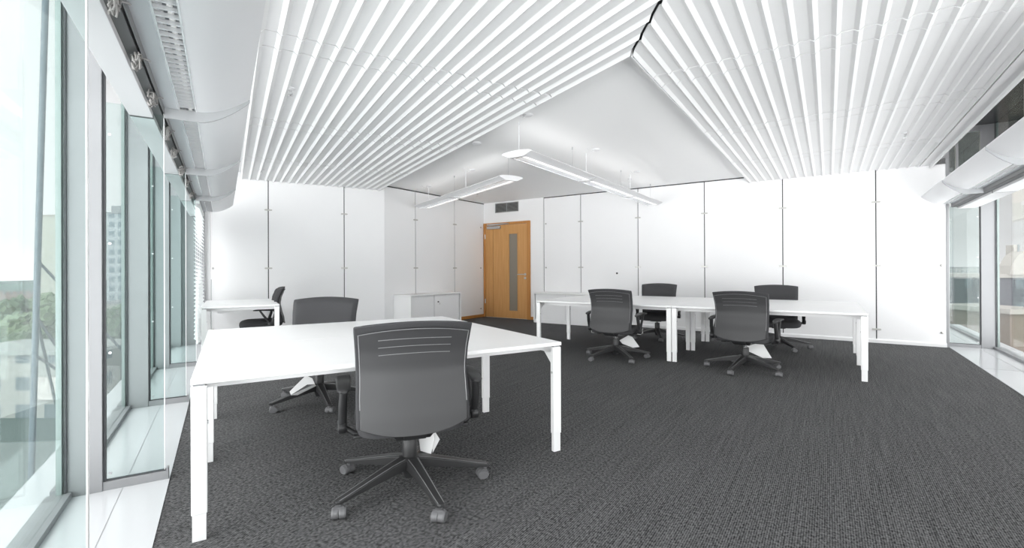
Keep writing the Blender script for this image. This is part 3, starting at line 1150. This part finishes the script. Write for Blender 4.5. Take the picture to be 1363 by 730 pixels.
def chair(loc, yaw, star, label, base_rz_for_copy=None):
    C = empty('office_chair', (loc[0], loc[1], 0), -yaw, label, 'office chair', 'charcoal swivel chairs')
    # base
    m = MB()
    m.lathe((0, 0, 0), [(.020, .052), (.026, .056), (.036, .10), (.044, .135), (.044, .168), (.030, .174)], 20)
    hub = m.build('hub', BASEP, C, smooth=40, xf=XS)
    for k in range(5):
        a = math.radians(star + 72 * k) + yaw
        ca, sa = math.cos(a), math.sin(a)
        m = MB()
        secs = []
        for r, w, zt, h in ((.026, .058, .172, .060), (.10, .050, .156, .052), (.20, .042, .128, .040), (.30, .036, .098, .026), (.345, .033, .086, .020), (.358, .020, .083, .015)):
            lp = []
            for q, zz in ((-.5, zt - h), (.5, zt - h), (.5, zt - .006), (.30, zt), (-.30, zt), (-.5, zt - .006)):
                lp.append((ca * r - sa * w * q, sa * r + ca * w * q, zz))
            secs.append(lp)
        m.quad_loft(secs)
        lg = m.build('base_leg', BASEP, C, bevel=.002, xf=XS)
        # light caught on the leg's top ridges, drawn as paler tubes
        m = MB()
        for q in (-.36, .36):
            m.tube([(ca * r - sa * w * q, sa * r + ca * w * q, zt - .0012) for r, w, zt in ((.04, .057, .168), (.10, .050, .156), (.20, .042, .128), (.30, .036, .098), (.345, .033, .086))], .0011, 5)
        m.build('leg_ridge_glint', GLINT, lg, xf=XS)
        cx, cy = ca * .338, sa * .338
        rr = random.Random(int(star * 10) + k * 7 + int(loc[0] * 100))
        b = rr.uniform(0, PI)
        ax = Vector((math.cos(b), math.sin(b), 0))
        ox, oy = -ax.y * .012, ax.x * .012
        m = MB()
        m.cyl((cx, cy, .046), (cx, cy, .082), .009, seg=10)
        for s0, s1 in ((-.027, -.0012), (.0012, .027)):
            p0 = Vector((cx + ox, cy + oy, .0265)) + ax * s0
            p1 = Vector((cx + ox, cy + oy, .0265)) + ax * s1
            pm0, pm1 = p0.lerp(p1, .25), p0.lerp(p1, .75)
            m.cyl(p0, pm0, .023 if s0 < 0 else .0250, .0262, 18)
            m.cyl(pm0, pm1, .0262, .0262, 18)
            m.cyl(pm1, p1, .0262, .0250 if s0 < 0 else .023, 18)
        p0 = Vector((cx + ox * .6, cy + oy * .6, .036)) - ax * .018
        m.cyl(p0, p0 + ax * .036, .020, seg=14)
        m.build('caster', CASTP, lg, smooth=40, xf=XS)
    m = MB()
    m.lathe((0, 0, 0), [(.033, .172), (.033, .262), (.030, .268)], 20)
    m.build('column_cover', BLACKP, C, smooth=40, xf=XS)
    MB().cyl((0, 0, .262), (0, 0, .305), .017, seg=16).build('gas_spring', CHROME, C, smooth=40, xf=XS)
    # mechanism
    m = MB()
    m.quad_loft([[(-.07, -.13, .312), (.07, -.13, .312), (.07, .12, .300), (-.07, .12, .300)],
                 [(-.09, -.15, .352), (.09, -.15, .352), (.09, .15, .352), (-.09, .15, .352)]])
    m.box(-.24, .24, -.10, -.05, .335, .352)
    mech = m.build('tilt_mechanism', BLACKP, C, bevel=.006, xf=XS)
    m = MB()
    m.tube([(.07, .04, .325), (.20, .05, .32), (.235, .055, .315)], .006, 8)
    m.cyl((.215, .05, .318), (.255, .056, .314), .012, seg=10)
    m.tube([(-.07, .0, .325), (-.18, .0, .32)], .006, 8)
    m.cyl((-.17, .0, .32), (-.215, .0, .318), .012, seg=10)
    m.build('lever', BLACKP, mech, smooth=40, xf=XS)
    s = seat_bm().build('seat', FABRIC, C, smooth=50, xf=XS)
    # backrest
    m, _ = back_slab(.010, .055, 1.0, .940, .380, .022, .030)
    bk = m.build('backrest', FABRIC, C, bevel=.007, smooth=50, xf=XS)
    m, pt = back_slab(-.006, .022, .935, .905, .368, .028, .045)
    sh = m.build('back_shell', SHELL, C, bevel=.004, smooth=50, xf=XS)
    m = MB()
    path = [pt(-1, v, 0) for v in [i / 20 for i in range(4, 21)]] + [pt(-1 + 2 * i / 24, 1, 0) for i in range(1, 24)] + [pt(1, v, 0) for v in [1 - i / 20 for i in range(0, 17)]]
    m.tube([p + Vector((0, .0004, 0)) for p in path], .0019, 6)
    m.build('shell_rim_glint', GLINT, sh, smooth=60, xf=XS)  # highlight along the rim, built as a paler tube
    for zz in (.855, .816, .776):
        m = MB()
        path = []
        for i in range(21):
            u = (-.70 + 1.40 * i / 20) * .95
            # find v for this height along the crown curve
            zc = zz - .016 * u * u
            z1 = .905 - .028 * u * u
            z0 = .368 + .045 * abs(u) ** 2.6
            v = (zc - z0) / (z1 - z0)
            path.append(pt(u, v, 0) + Vector((0, .0008, 0)))
        m.tube(path, .0022, 6)
        m.build('vent_slot_glint', GLINT, sh, smooth=60, xf=XS)  # slot shown by its lit edge, painted as a paler tube
    m = MB()                                   # back upright joining the mechanism
    m.quad_loft([[(x, yy, zz) for x, yy, zz in ((-.045 * q, -.11, .318), (.045 * q, -.11, .318), (.045 * q, -.11, .346), (-.045 * q, -.11, .346))] for q in (1,)] +
                [[(-.045, -.165, .325), (.045, -.165, .325), (.045, -.17, .352), (-.045, -.17, .352)],
                 [(-.040, -.198, .40), (.040, -.198, .40), (.040, -.182, .40), (-.040, -.182, .40)],
                 [(-.030, -.178, .50), (.030, -.178, .50), (.030, -.164, .50), (-.030, -.164, .50)]])
    m.build('back_upright', BLACKP, C, bevel=.004, xf=XS)
    # arms
    for s in (-1, 1):
        m = MB()
        x = s * .276
        secs = []
        for yy, w, zt, h in ((-.135, .030, .598, .016), (-.12, .052, .607, .026), (-.05, .062, .622, .030), (.05, .066, .626, .028), (.115, .058, .618, .022), (.14, .034, .610, .012)):
            lp = []
            for q, zz in ((-.5, zt - h * .5), (-.30, zt - h), (.30, zt - h), (.5, zt - h * .5), (.40, zt - .003), (.0, zt), (-.40, zt - .003)):
                lp.append((x + w * q, yy, zz))
            secs.append(lp)
        m.quad_loft(secs)
        pad_m = m
        m = MB()
        m.tube([(x, .070, .602), (x + s * .002, .03, .52), (x + s * .004, -.035, .405)], [.011, .012, .014], 10)
        m.tube([(x, -.100, .590), (x + s * .004, -.085, .50), (x + s * .004, -.060, .405)], [.017, .017, .017], 10)
        m.lathe((x - s * .012, -.050, .390), [(.030, 0), (.036, s * .006), (.036, s * .030), (.028, s * .036)], 18, 'X')
        m.tube([(x, -.05, .385), (s * .235, -.06, .352), (s * .16, -.07, .345)], .014, 8)
        arm = m.build('armrest', BLACKP, C, smooth=45, xf=XS)
        pad_m.build('arm_pad', BLACKP, arm, bevel=.004, smooth=45, xf=XS)
    return C


chair((-.572, 2.61), math.radians(-20), 14, 'charcoal office chair closest to the viewer, its back shell towards us')
chair((-1.76, 4.28), math.radians(176), 15, 'charcoal office chair facing us across the nearest desk')
chair((-3.84, 7.30), -PI / 2 + TL + .0, 20, 'charcoal office chair seen from the side at the narrow desk by the left wall')
chair((1.394, 6.32), math.radians(35), -4, 'charcoal office chair with its back to us at the far desk, nearer the door')
chair((2.50, 8.10), math.radians(180 + 27), -28, 'charcoal office chair behind the far desks facing us, nearer the oak door')
chair((2.75, 5.55), math.radians(41), 7, 'charcoal office chair with its back to us at the far desk, nearer the right windows')
chair((4.02, 7.12), math.radians(180 + 24), -20, 'charcoal office chair behind the far desks facing us, nearer the right windows')


# ---- white leaflets hanging from the chairs
def leaflet(loc, rz, pts, string, label):
    """pts: outline in local x,z with a fold line at index pairs; hangs by a thin string"""
    T = empty('hang_tag', loc, rz, label, 'hang tag', 'white tags hanging from the chairs')
    m = MB()
    m.quad_loft([[(x, -.0015, z) for x, z in pts[0]], [(x, .0015, z) for x, z in pts[0]]])
    m.build('front_leaf', PAPER, T)
    m = MB()
    m.quad_loft([[(x, y0 - .0015, z) for x, y0, z in pts[1]], [(x, y0 + .0015, z) for x, y0, z in pts[1]]])
    m.build('rear_leaf', PAPER, T)
    m = MB()
    m.tube(string, .0012, 5)
    m.build('string', PAPER, T)


# ch1 tag: rhomb, px (558-577, 578-606)
leaflet((-.49, 2.66, .335), -.3, ([(-.020, -.005), (.028, -.005), (.055, -.085), (.030, -.175), (-.035, -.165), (-.045, -.10)],
                                  [(.028, -.002, -.005), (.070, .03, -.10), (.032, .02, -.175)]),
        [(0, 0, -.005), (0, 0, .03)], 'small white folded tag hanging under the chair closest to the viewer')
leaflet((-1.755, 4.02, .33), .25, ([(-.01, -.03), (.04, -.06), (.06, -.11), (.0, -.11), (-.13, -.19), (-.14, -.16)],
                                   [(-.13, -.01, -.19), (.06, -.01, -.11), (.07, .02, -.13), (-.08, .02, -.20)]),
        [(0, 0, -.03), (.0, .0, .02)], 'white curled tag dangling from the chair across the nearest desk')
leaflet((1.57, 6.35, .33), -.1, ([(-.12, -.10), (.0, -.03), (.05, -.05), (-.08, -.145)],
                                 [(-.08, 0, -.145), (.05, 0, -.05), (.15, .02, -.19), (.06, .02, -.20)]),
        [(0, 0, -.03), (0, 0, .02)], 'white folded tag under the far desk chair nearer the door')
leaflet((2.93, 5.65, .32), -.2, ([(-.10, -.05), (.06, -.01), (.08, -.03), (-.09, -.12)],
                                 [(-.09, 0, -.12), (.08, 0, -.03), (.18, .02, -.20), (.08, .02, -.20)]),
        [(0, 0, -.01), (0, 0, .03)], 'white folded tag under the far desk chair nearer the right windows')
leaflet((1.80, 6.62, .36), .3, ([(-.06, -.02), (.03, .0), (.05, -.07), (-.01, -.10), (-.09, -.07)],
                                [(.03, 0, .0), (.07, .03, -.01), (.05, .03, -.07)]),
        [(0, 0, 0), (0, 0, .03)], 'crumpled white tag at the arm of the far desk chair nearer the door')
leaflet((3.06, 5.80, .44), .2, ([(-.04, -.02), (.03, .0), (.05, -.06), (-.01, -.09)],
                                [(.03, 0, .0), (.06, .02, -.02), (.05, .02, -.06)]),
        [(0, 0, 0), (0, 0, .03)], 'crumpled white tag at the arm of the far desk chair nearer the right windows')


# ================================================================= OUTSIDE
GZ = -16.
PAVE = mat('outside_ground', (.085, .115, .11), .9, var=(.03, .25))
o = MB().box(-900, 900, 4, 900, GZ - .5, GZ).build('exterior_ground', PAVE)
tag(o, kind='structure')


def facade_mat(name, wall, win, sx, sz, fx=.5, fz=.55, rough=.8):
    """plain wall with a grid of windows"""
    m = mat(name, wall, rough)
    nt = m.node_tree
    L = nt.links
    b = nt.nodes['Principled BSDF']
    tc = nt.nodes.new('ShaderNodeTexCoord')
    sp = nt.nodes.new('ShaderNodeSeparateXYZ')
    L.new(tc.outputs['Object'], sp.inputs[0])
    ad = nt.nodes.new('ShaderNodeMath'); ad.operation = 'ADD'
    L.new(sp.outputs[0], ad.inputs[0]); L.new(sp.outputs[1], ad.inputs[1])

    def band(src, size, frac):
        d = nt.nodes.new('ShaderNodeMath'); d.operation = 'DIVIDE'; d.inputs[1].default_value = size
        L.new(src, d.inputs[0])
        f_ = nt.nodes.new('ShaderNodeMath'); f_.operation = 'FRACT'
        L.new(d.outputs[0], f_.inputs[0])
        g = nt.nodes.new('ShaderNodeMath'); g.operation = 'LESS_THAN'; g.inputs[1].default_value = frac
        L.new(f_.outputs[0], g.inputs[0])
        return g.outputs[0]
    mu = nt.nodes.new('ShaderNodeMath'); mu.operation = 'MULTIPLY'
    L.new(band(ad.outputs[0], sx, fx), mu.inputs[0]); L.new(band(sp.outputs[2], sz, fz), mu.inputs[1])
    mx = nt.nodes.new('ShaderNodeMix'); mx.data_type = 'RGBA'
    mx.inputs['A'].default_value = (*wall, 1)
    mx.inputs['B'].default_value = (*win, 1)
    L.new(mu.outputs[0], mx.inputs['Factor'])
    L.new(mx.outputs['Result'], b.inputs['Base Color'])
    return m


def building(name, u, dist, wpx, ztop, depth, m, roofm, label, cat='building', extra=None, group=None):
    """u: picture column of its middle, only used to find its bearing"""
    a = math.atan2(u - 681.5, 625.22)
    x, yy = math.tan(a) * dist, dist
    w = wpx * dist / 625.22
    S = empty(name, (x, yy, GZ), 0, label, cat, group)
    H = ztop - GZ
    MB().box(-w / 2, w / 2, 0, depth, 0, H).build('walls', m, S)
    MB().box(-w / 2 - .3, w / 2 + .3, -.3, depth + .3, H, H + .5).build('roof_edge', roofm, S)
    return S, w, H


CREAM = facade_mat('tower_cream', (.30, .305, .265), (.24, .25, .23), 4., 3.2, .25, .3)
BRICK = facade_mat('brick_pink', (.19, .155, .145), (.11, .12, .125), 3., 3.4, .4, .5)
OFFICE = facade_mat('office_grid', (.25, .285, .295), (.09, .125, .145), 3.2, 3.3, .62, .60)
PALE = facade_mat('pale_block', (.25, .26, .245), (.10, .13, .14), 3.4, 3.2, .5, .5)
BROWN = facade_mat('brown_block', (.055, .055, .065), (.10, .115, .13), 3.2, 3.6, .35, .45)
TANB = facade_mat('tan_block', (.135, .105, .08), (.08, .075, .07), 4.2, 4.2, .3, .4)
ROOFG = mat('roof_grey', (.15, .165, .17), .8)
COPPER = mat('roof_copper_green', (.10, .14, .13), .7)
STONE = mat('pale_stone', (.28, .265, .24), .8)

S, w, H = building('apartment_tower', 66, 190, 26, 23.5, 14, CREAM, STONE, 'tall plain cream tower seen through the first left window')
MB().cyl((2, 3, H), (2, 3, H + 6), .15, seg=6).build('antenna', ROOFG, S)
S, w, H = building('brick_building', 22, 210, 58, -7.5, 20, BRICK, COPPER, 'long pinkish brick building beyond the trees, first left window')
MB().prism([(-w / 2, 0), (w / 2, 0), (w / 2, 20), (-w / 2, 20)], H + .5, H + 3).build('roof', COPPER, S)
S, w, H = building('office_tower', 157, 170, 30, 22, 22, OFFICE, ROOFG, 'office tower with a grid of windows, second left window')
MB().box(-w / 2, w / 2, 2, 12, H, H + 3).build('roof_storey', ROOFG, S)
building('low_building', 160, 110, 60, -6.5, 12, PALE, ROOFG, 'low pale building in front of the office tower, second left window')
S, w, H = building('street_building', 20, 55, 190, -8.6, 9, PALE, mat('street_roof', (.20, .22, .21), .8), 'pale street side building below the first left window')
MB().box(w * .17, w * .17 + 2.2, -.25, 0, H - 5.2, H - 2.6).build('poster_board', mat('poster_mixed', (.42, .40, .38), .6, var=(1.5, .5)), S)
# terrace roof just below the left front
m = MB().box(-16, -1.6, -3, 14, -5.4, -5.0)
o = m.build('terrace_roof', mat('terrace_membrane', (.13, .185, .19), .7, var=(.3, .08)))
framed(tag(o, 'wide pale flat roof just below the first left window', 'roof'), TF)
m = MB()
for k in range(8):
    m.box(-16, -1.6, -2.5 + k * 2.1, -2.46 + k * 2.1, -5.0, -4.985)
m.build('roof_seam', ROOFG, o)
# leaning steel mast with stays
MS = empty('steel_mast', (0, 0, 0), 0, 'thin leaning steel mast with stay rods outside the first left window', 'mast')
a0 = Vector((math.tan(math.atan2(30 - 681.5, 625.2)) * 6.2, 6.2, -4.98))
a1 = Vector((math.tan(math.atan2(63 - 681.5, 625.2)) * 6.0, 6.0, 5.2))
MB().tube([a0, a1], .034, 10).build('pole', mat('mast_blue_grey', (.06, .085, .10), .4, metal=.3), MS, smooth=60)
m = MB()
for f_, dx, dy in ((.55, -2.2, 3.5), (.55, -.6, 4.2), (.5, 2.0, 4.5), (.62, 1.2, 5.0)):
    q = a0.lerp(a1, f_)
    m.tube([q + Vector((dx * .0, 0, 0)), Vector((a0.x + dx, a0.y + dy, -4.98))], .018, 6)
m.build('stay_rod', mat('stay_dark', (.04, .055, .06), .5), MS)


def tree(x, yy, h, r, label, seed, group, col):
    rnd = random.Random(seed)
    T = empty('tree', (x, yy, GZ), 0, label, 'tree', group)
    MB().tube([(0, 0, 0), (.1, 0, h * .35), (0, .1, h * .6)], [.28, .22, .12], 8).build('trunk', mat('bark', (.10, .08, .06), .9), T)
    m = MB()
    for k in range(13):
        c = Vector((rnd.uniform(-.6, .6) * r, rnd.uniform(-.6, .6) * r, h * .62 + rnd.uniform(-.28, .36) * h))
        rr = r * rnd.uniform(.35, .6)
        t = bmesh.new()
        bmesh.ops.create_icosphere(t, subdivisions=3, radius=rr)
        for v in t.verts:
            n = v.co.normalized()
            v.co += n * rr * .45 * noise.noise(n * 3.5 + c) + n * rr * .22 * noise.noise(n * 9 + c * 2)
            v.co += c
        me = bpy.data.meshes.new('t')
        t.to_mesh(me); t.free()
        m.bm.from_mesh(me)
        bpy.data.meshes.remove(me)
    m.build('crown', col, T)


LEAF = mat('leaf_green', (.085, .125, .065), .8, var=(1.2, .35))
LEAF2 = mat('leaf_dark_green', (.055, .088, .050), .8, var=(1.2, .35))
tl = ['round green tree seen through the first left window, at its outer edge', 'green tree in front of the brick building, first left window',
      'green tree below the cream tower, first left window', 'low green tree nearest to the street building, first left window',
      'dark green tree at the foot of the cream tower', 'green tree in front of the office tower, second left window',
      'dark green tree beside the office tower, second left window']
for i, (u, dist, h, r) in enumerate(((-6, 105, 8.5, 5), (14, 120, 9, 5.5), (48, 100, 8, 4.6), (26, 72, 6.5, 4.2), (74, 125, 9, 5), (150, 95, 9, 4.5), (168, 100, 8.5, 4.5))):
    x = (u - 681.5) / 625.22 * dist
    tree(x, dist, h, r, tl[i], 40 + i, 'trees outside the left windows', LEAF if i % 2 == 0 else LEAF2)

# right hand view
S, w, H = building('corner_building', 1352, 62, 58, -.2, 16, BROWN, STONE, 'ornate brown corner building with a pale gable outside the right window')
g = MB()
g.quad_loft([[(x, yv, z) for x, z in ((-1.4, H + .4), (2.6, H + .4), (2.6, H + 2.0), (1.6, H + 3.0), (.6, H + 3.5), (-.4, H + 2.9), (-1.2, H + 1.6))] for yv in (-.6, 1.0)])
g.build('gable', STONE, S)
g = MB()
g.box(1.0, 1.9, 1.2, 2.2, H + .4, H + 4.4)
g.build('chimney', STONE, S)
g = MB()
g.cyl((.6, .2, H + 3.4), (.6, .2, H + 4.4), .12, seg=8)
g.build('finial', ROOFG, S)
building('street_wing', 1372, 48, 56, -3.6, 8, TANB, STONE, 'tan stone building in front of the corner building, right window edge')
building('river_houses', 1283, 150, 70, -6.0, 14, facade_mat('old_houses', (.10, .09, .08), (.06, .07, .07), 4, 3.6, .4, .5), COPPER, 'row of dark old houses with green roof, narrow right window')
building('far_houses', 1275, 300, 90, -3.0, 20, facade_mat('far_houses_mat', (.22, .21, .20), (.15, .17, .18), 6, 4, .5, .5), ROOFG, 'distant pale houses at the horizon, narrow right window')
building('horizon_blocks', 1296, 420, 30, 1.0, 20, PALE, ROOFG, 'small distant pale block at the horizon, narrow right window')
for i, (u, dist, h, r, lb) in enumerate(((1268, 96, 7.5, 4.5, 'dark green tree on the bank, narrow right window, nearest the white wall'),
                                         (1282, 90, 6.5, 4.2, 'dark green tree on the bank, middle of the narrow right window'),
                                         (1296, 98, 7.5, 4.6, 'dark green tree on the bank, narrow right window, next to the grey column'))):
    tree((u - 681.5) / 625.22 * dist, dist, h, r, lb, 90 + i, 'trees outside the right windows', LEAF2)

# ================================================================= LIGHT
wd = bpy.data.worlds.new('sky')
SC.world = wd
wd.use_nodes = True
nt = wd.node_tree
bg = nt.nodes['Background']
tc = nt.nodes.new('ShaderNodeTexCoord')
sp = nt.nodes.new('ShaderNodeSeparateXYZ')
nt.links.new(tc.outputs['Generated'], sp.inputs[0])
mr = nt.nodes.new('ShaderNodeMapRange')          # sky made brighter behind the viewer to fill the room, softer in front
mr.interpolation_type = 'SMOOTHSTEP'
mr.inputs['From Min'].default_value = .30
mr.inputs['From Max'].default_value = -.45
mr.inputs['To Min'].default_value = SKY_FRONT = 1.15
mr.inputs['To Max'].default_value = SKY_BACK = 4.7
nt.links.new(sp.outputs[1], mr.inputs['Value'])
n = nt.nodes.new('ShaderNodeTexNoise')
n.inputs['Scale'].default_value = 2.2
n.inputs['Detail'].default_value = 5
nt.links.new(tc.outputs['Generated'], n.inputs['Vector'])
cr = nt.nodes.new('ShaderNodeValToRGB')
cr.color_ramp.elements[0].position = .35
cr.color_ramp.elements[0].color = (.985, .955, .975, 1)
cr.color_ramp.elements[1].position = .65
cr.color_ramp.elements[1].color = (1.0, .965, .965, 1)
nt.links.new(n.outputs['Fac'], cr.inputs['Fac'])
nt.links.new(cr.outputs['Color'], bg.inputs['Color'])
mr2 = nt.nodes.new('ShaderNodeMapRange')
mr2.interpolation_type = 'SMOOTHSTEP'
mr2.inputs['From Min'].default_value = -.35
mr2.inputs['From Max'].default_value = .65
mr2.inputs['To Min'].default_value = 1.05
mr2.inputs['To Max'].default_value = .62
nt.links.new(sp.outputs[0], mr2.inputs['Value'])
mm = nt.nodes.new('ShaderNodeMath')
mm.operation = 'MULTIPLY'
nt.links.new(mr.outputs['Result'], mm.inputs[0])
nt.links.new(mr2.outputs['Result'], mm.inputs[1])
mr3 = nt.nodes.new('ShaderNodeMapRange')          # added glow below the horizon that lifts the ceiling
mr3.inputs['From Min'].default_value = .05
mr3.inputs['From Max'].default_value = -.10
mr3.inputs['To Min'].default_value = 1.0
mr3.inputs['To Max'].default_value = 1.55
nt.links.new(sp.outputs[2], mr3.inputs['Value'])
mq = nt.nodes.new('ShaderNodeMath')
mq.operation = 'MULTIPLY'
nt.links.new(mm.outputs[0], mq.inputs[0])
nt.links.new(mr3.outputs['Result'], mq.inputs[1])
nt.links.new(mq.outputs[0], bg.inputs['Strength'])

# ================================================================= CAMERA
cam = bpy.data.cameras.new('camera')
co = bpy.data.objects.new('camera', cam)
COL.objects.link(co)
cam.sensor_fit = 'HORIZONTAL'
cam.sensor_width = 36
cam.lens = 625.22 / 1363 * 36
cam.shift_x = 0
cam.shift_y = -(365 - 357.16) / 1363
cam.clip_start = .03
cam.clip_end = 2000
co.matrix_world = Matrix.Translation((0, 0, 1.2)) @ Matrix.Rotation(PI / 2 + .0023, 4, 'X') @ Matrix.Rotation(-.0041, 4, 'Z')
SC.camera = co

SC.view_settings.view_transform = 'Standard'
SC.view_settings.look = 'None'
SC.view_settings.gamma = 1
SC.view_settings.exposure = 0.30
SC.view_settings.use_curve_mapping = False
cy = SC.cycles
cy.transparent_max_bounces = 32
cy.max_bounces = 14
cy.diffuse_bounces = 8
cy.glossy_bounces = 4
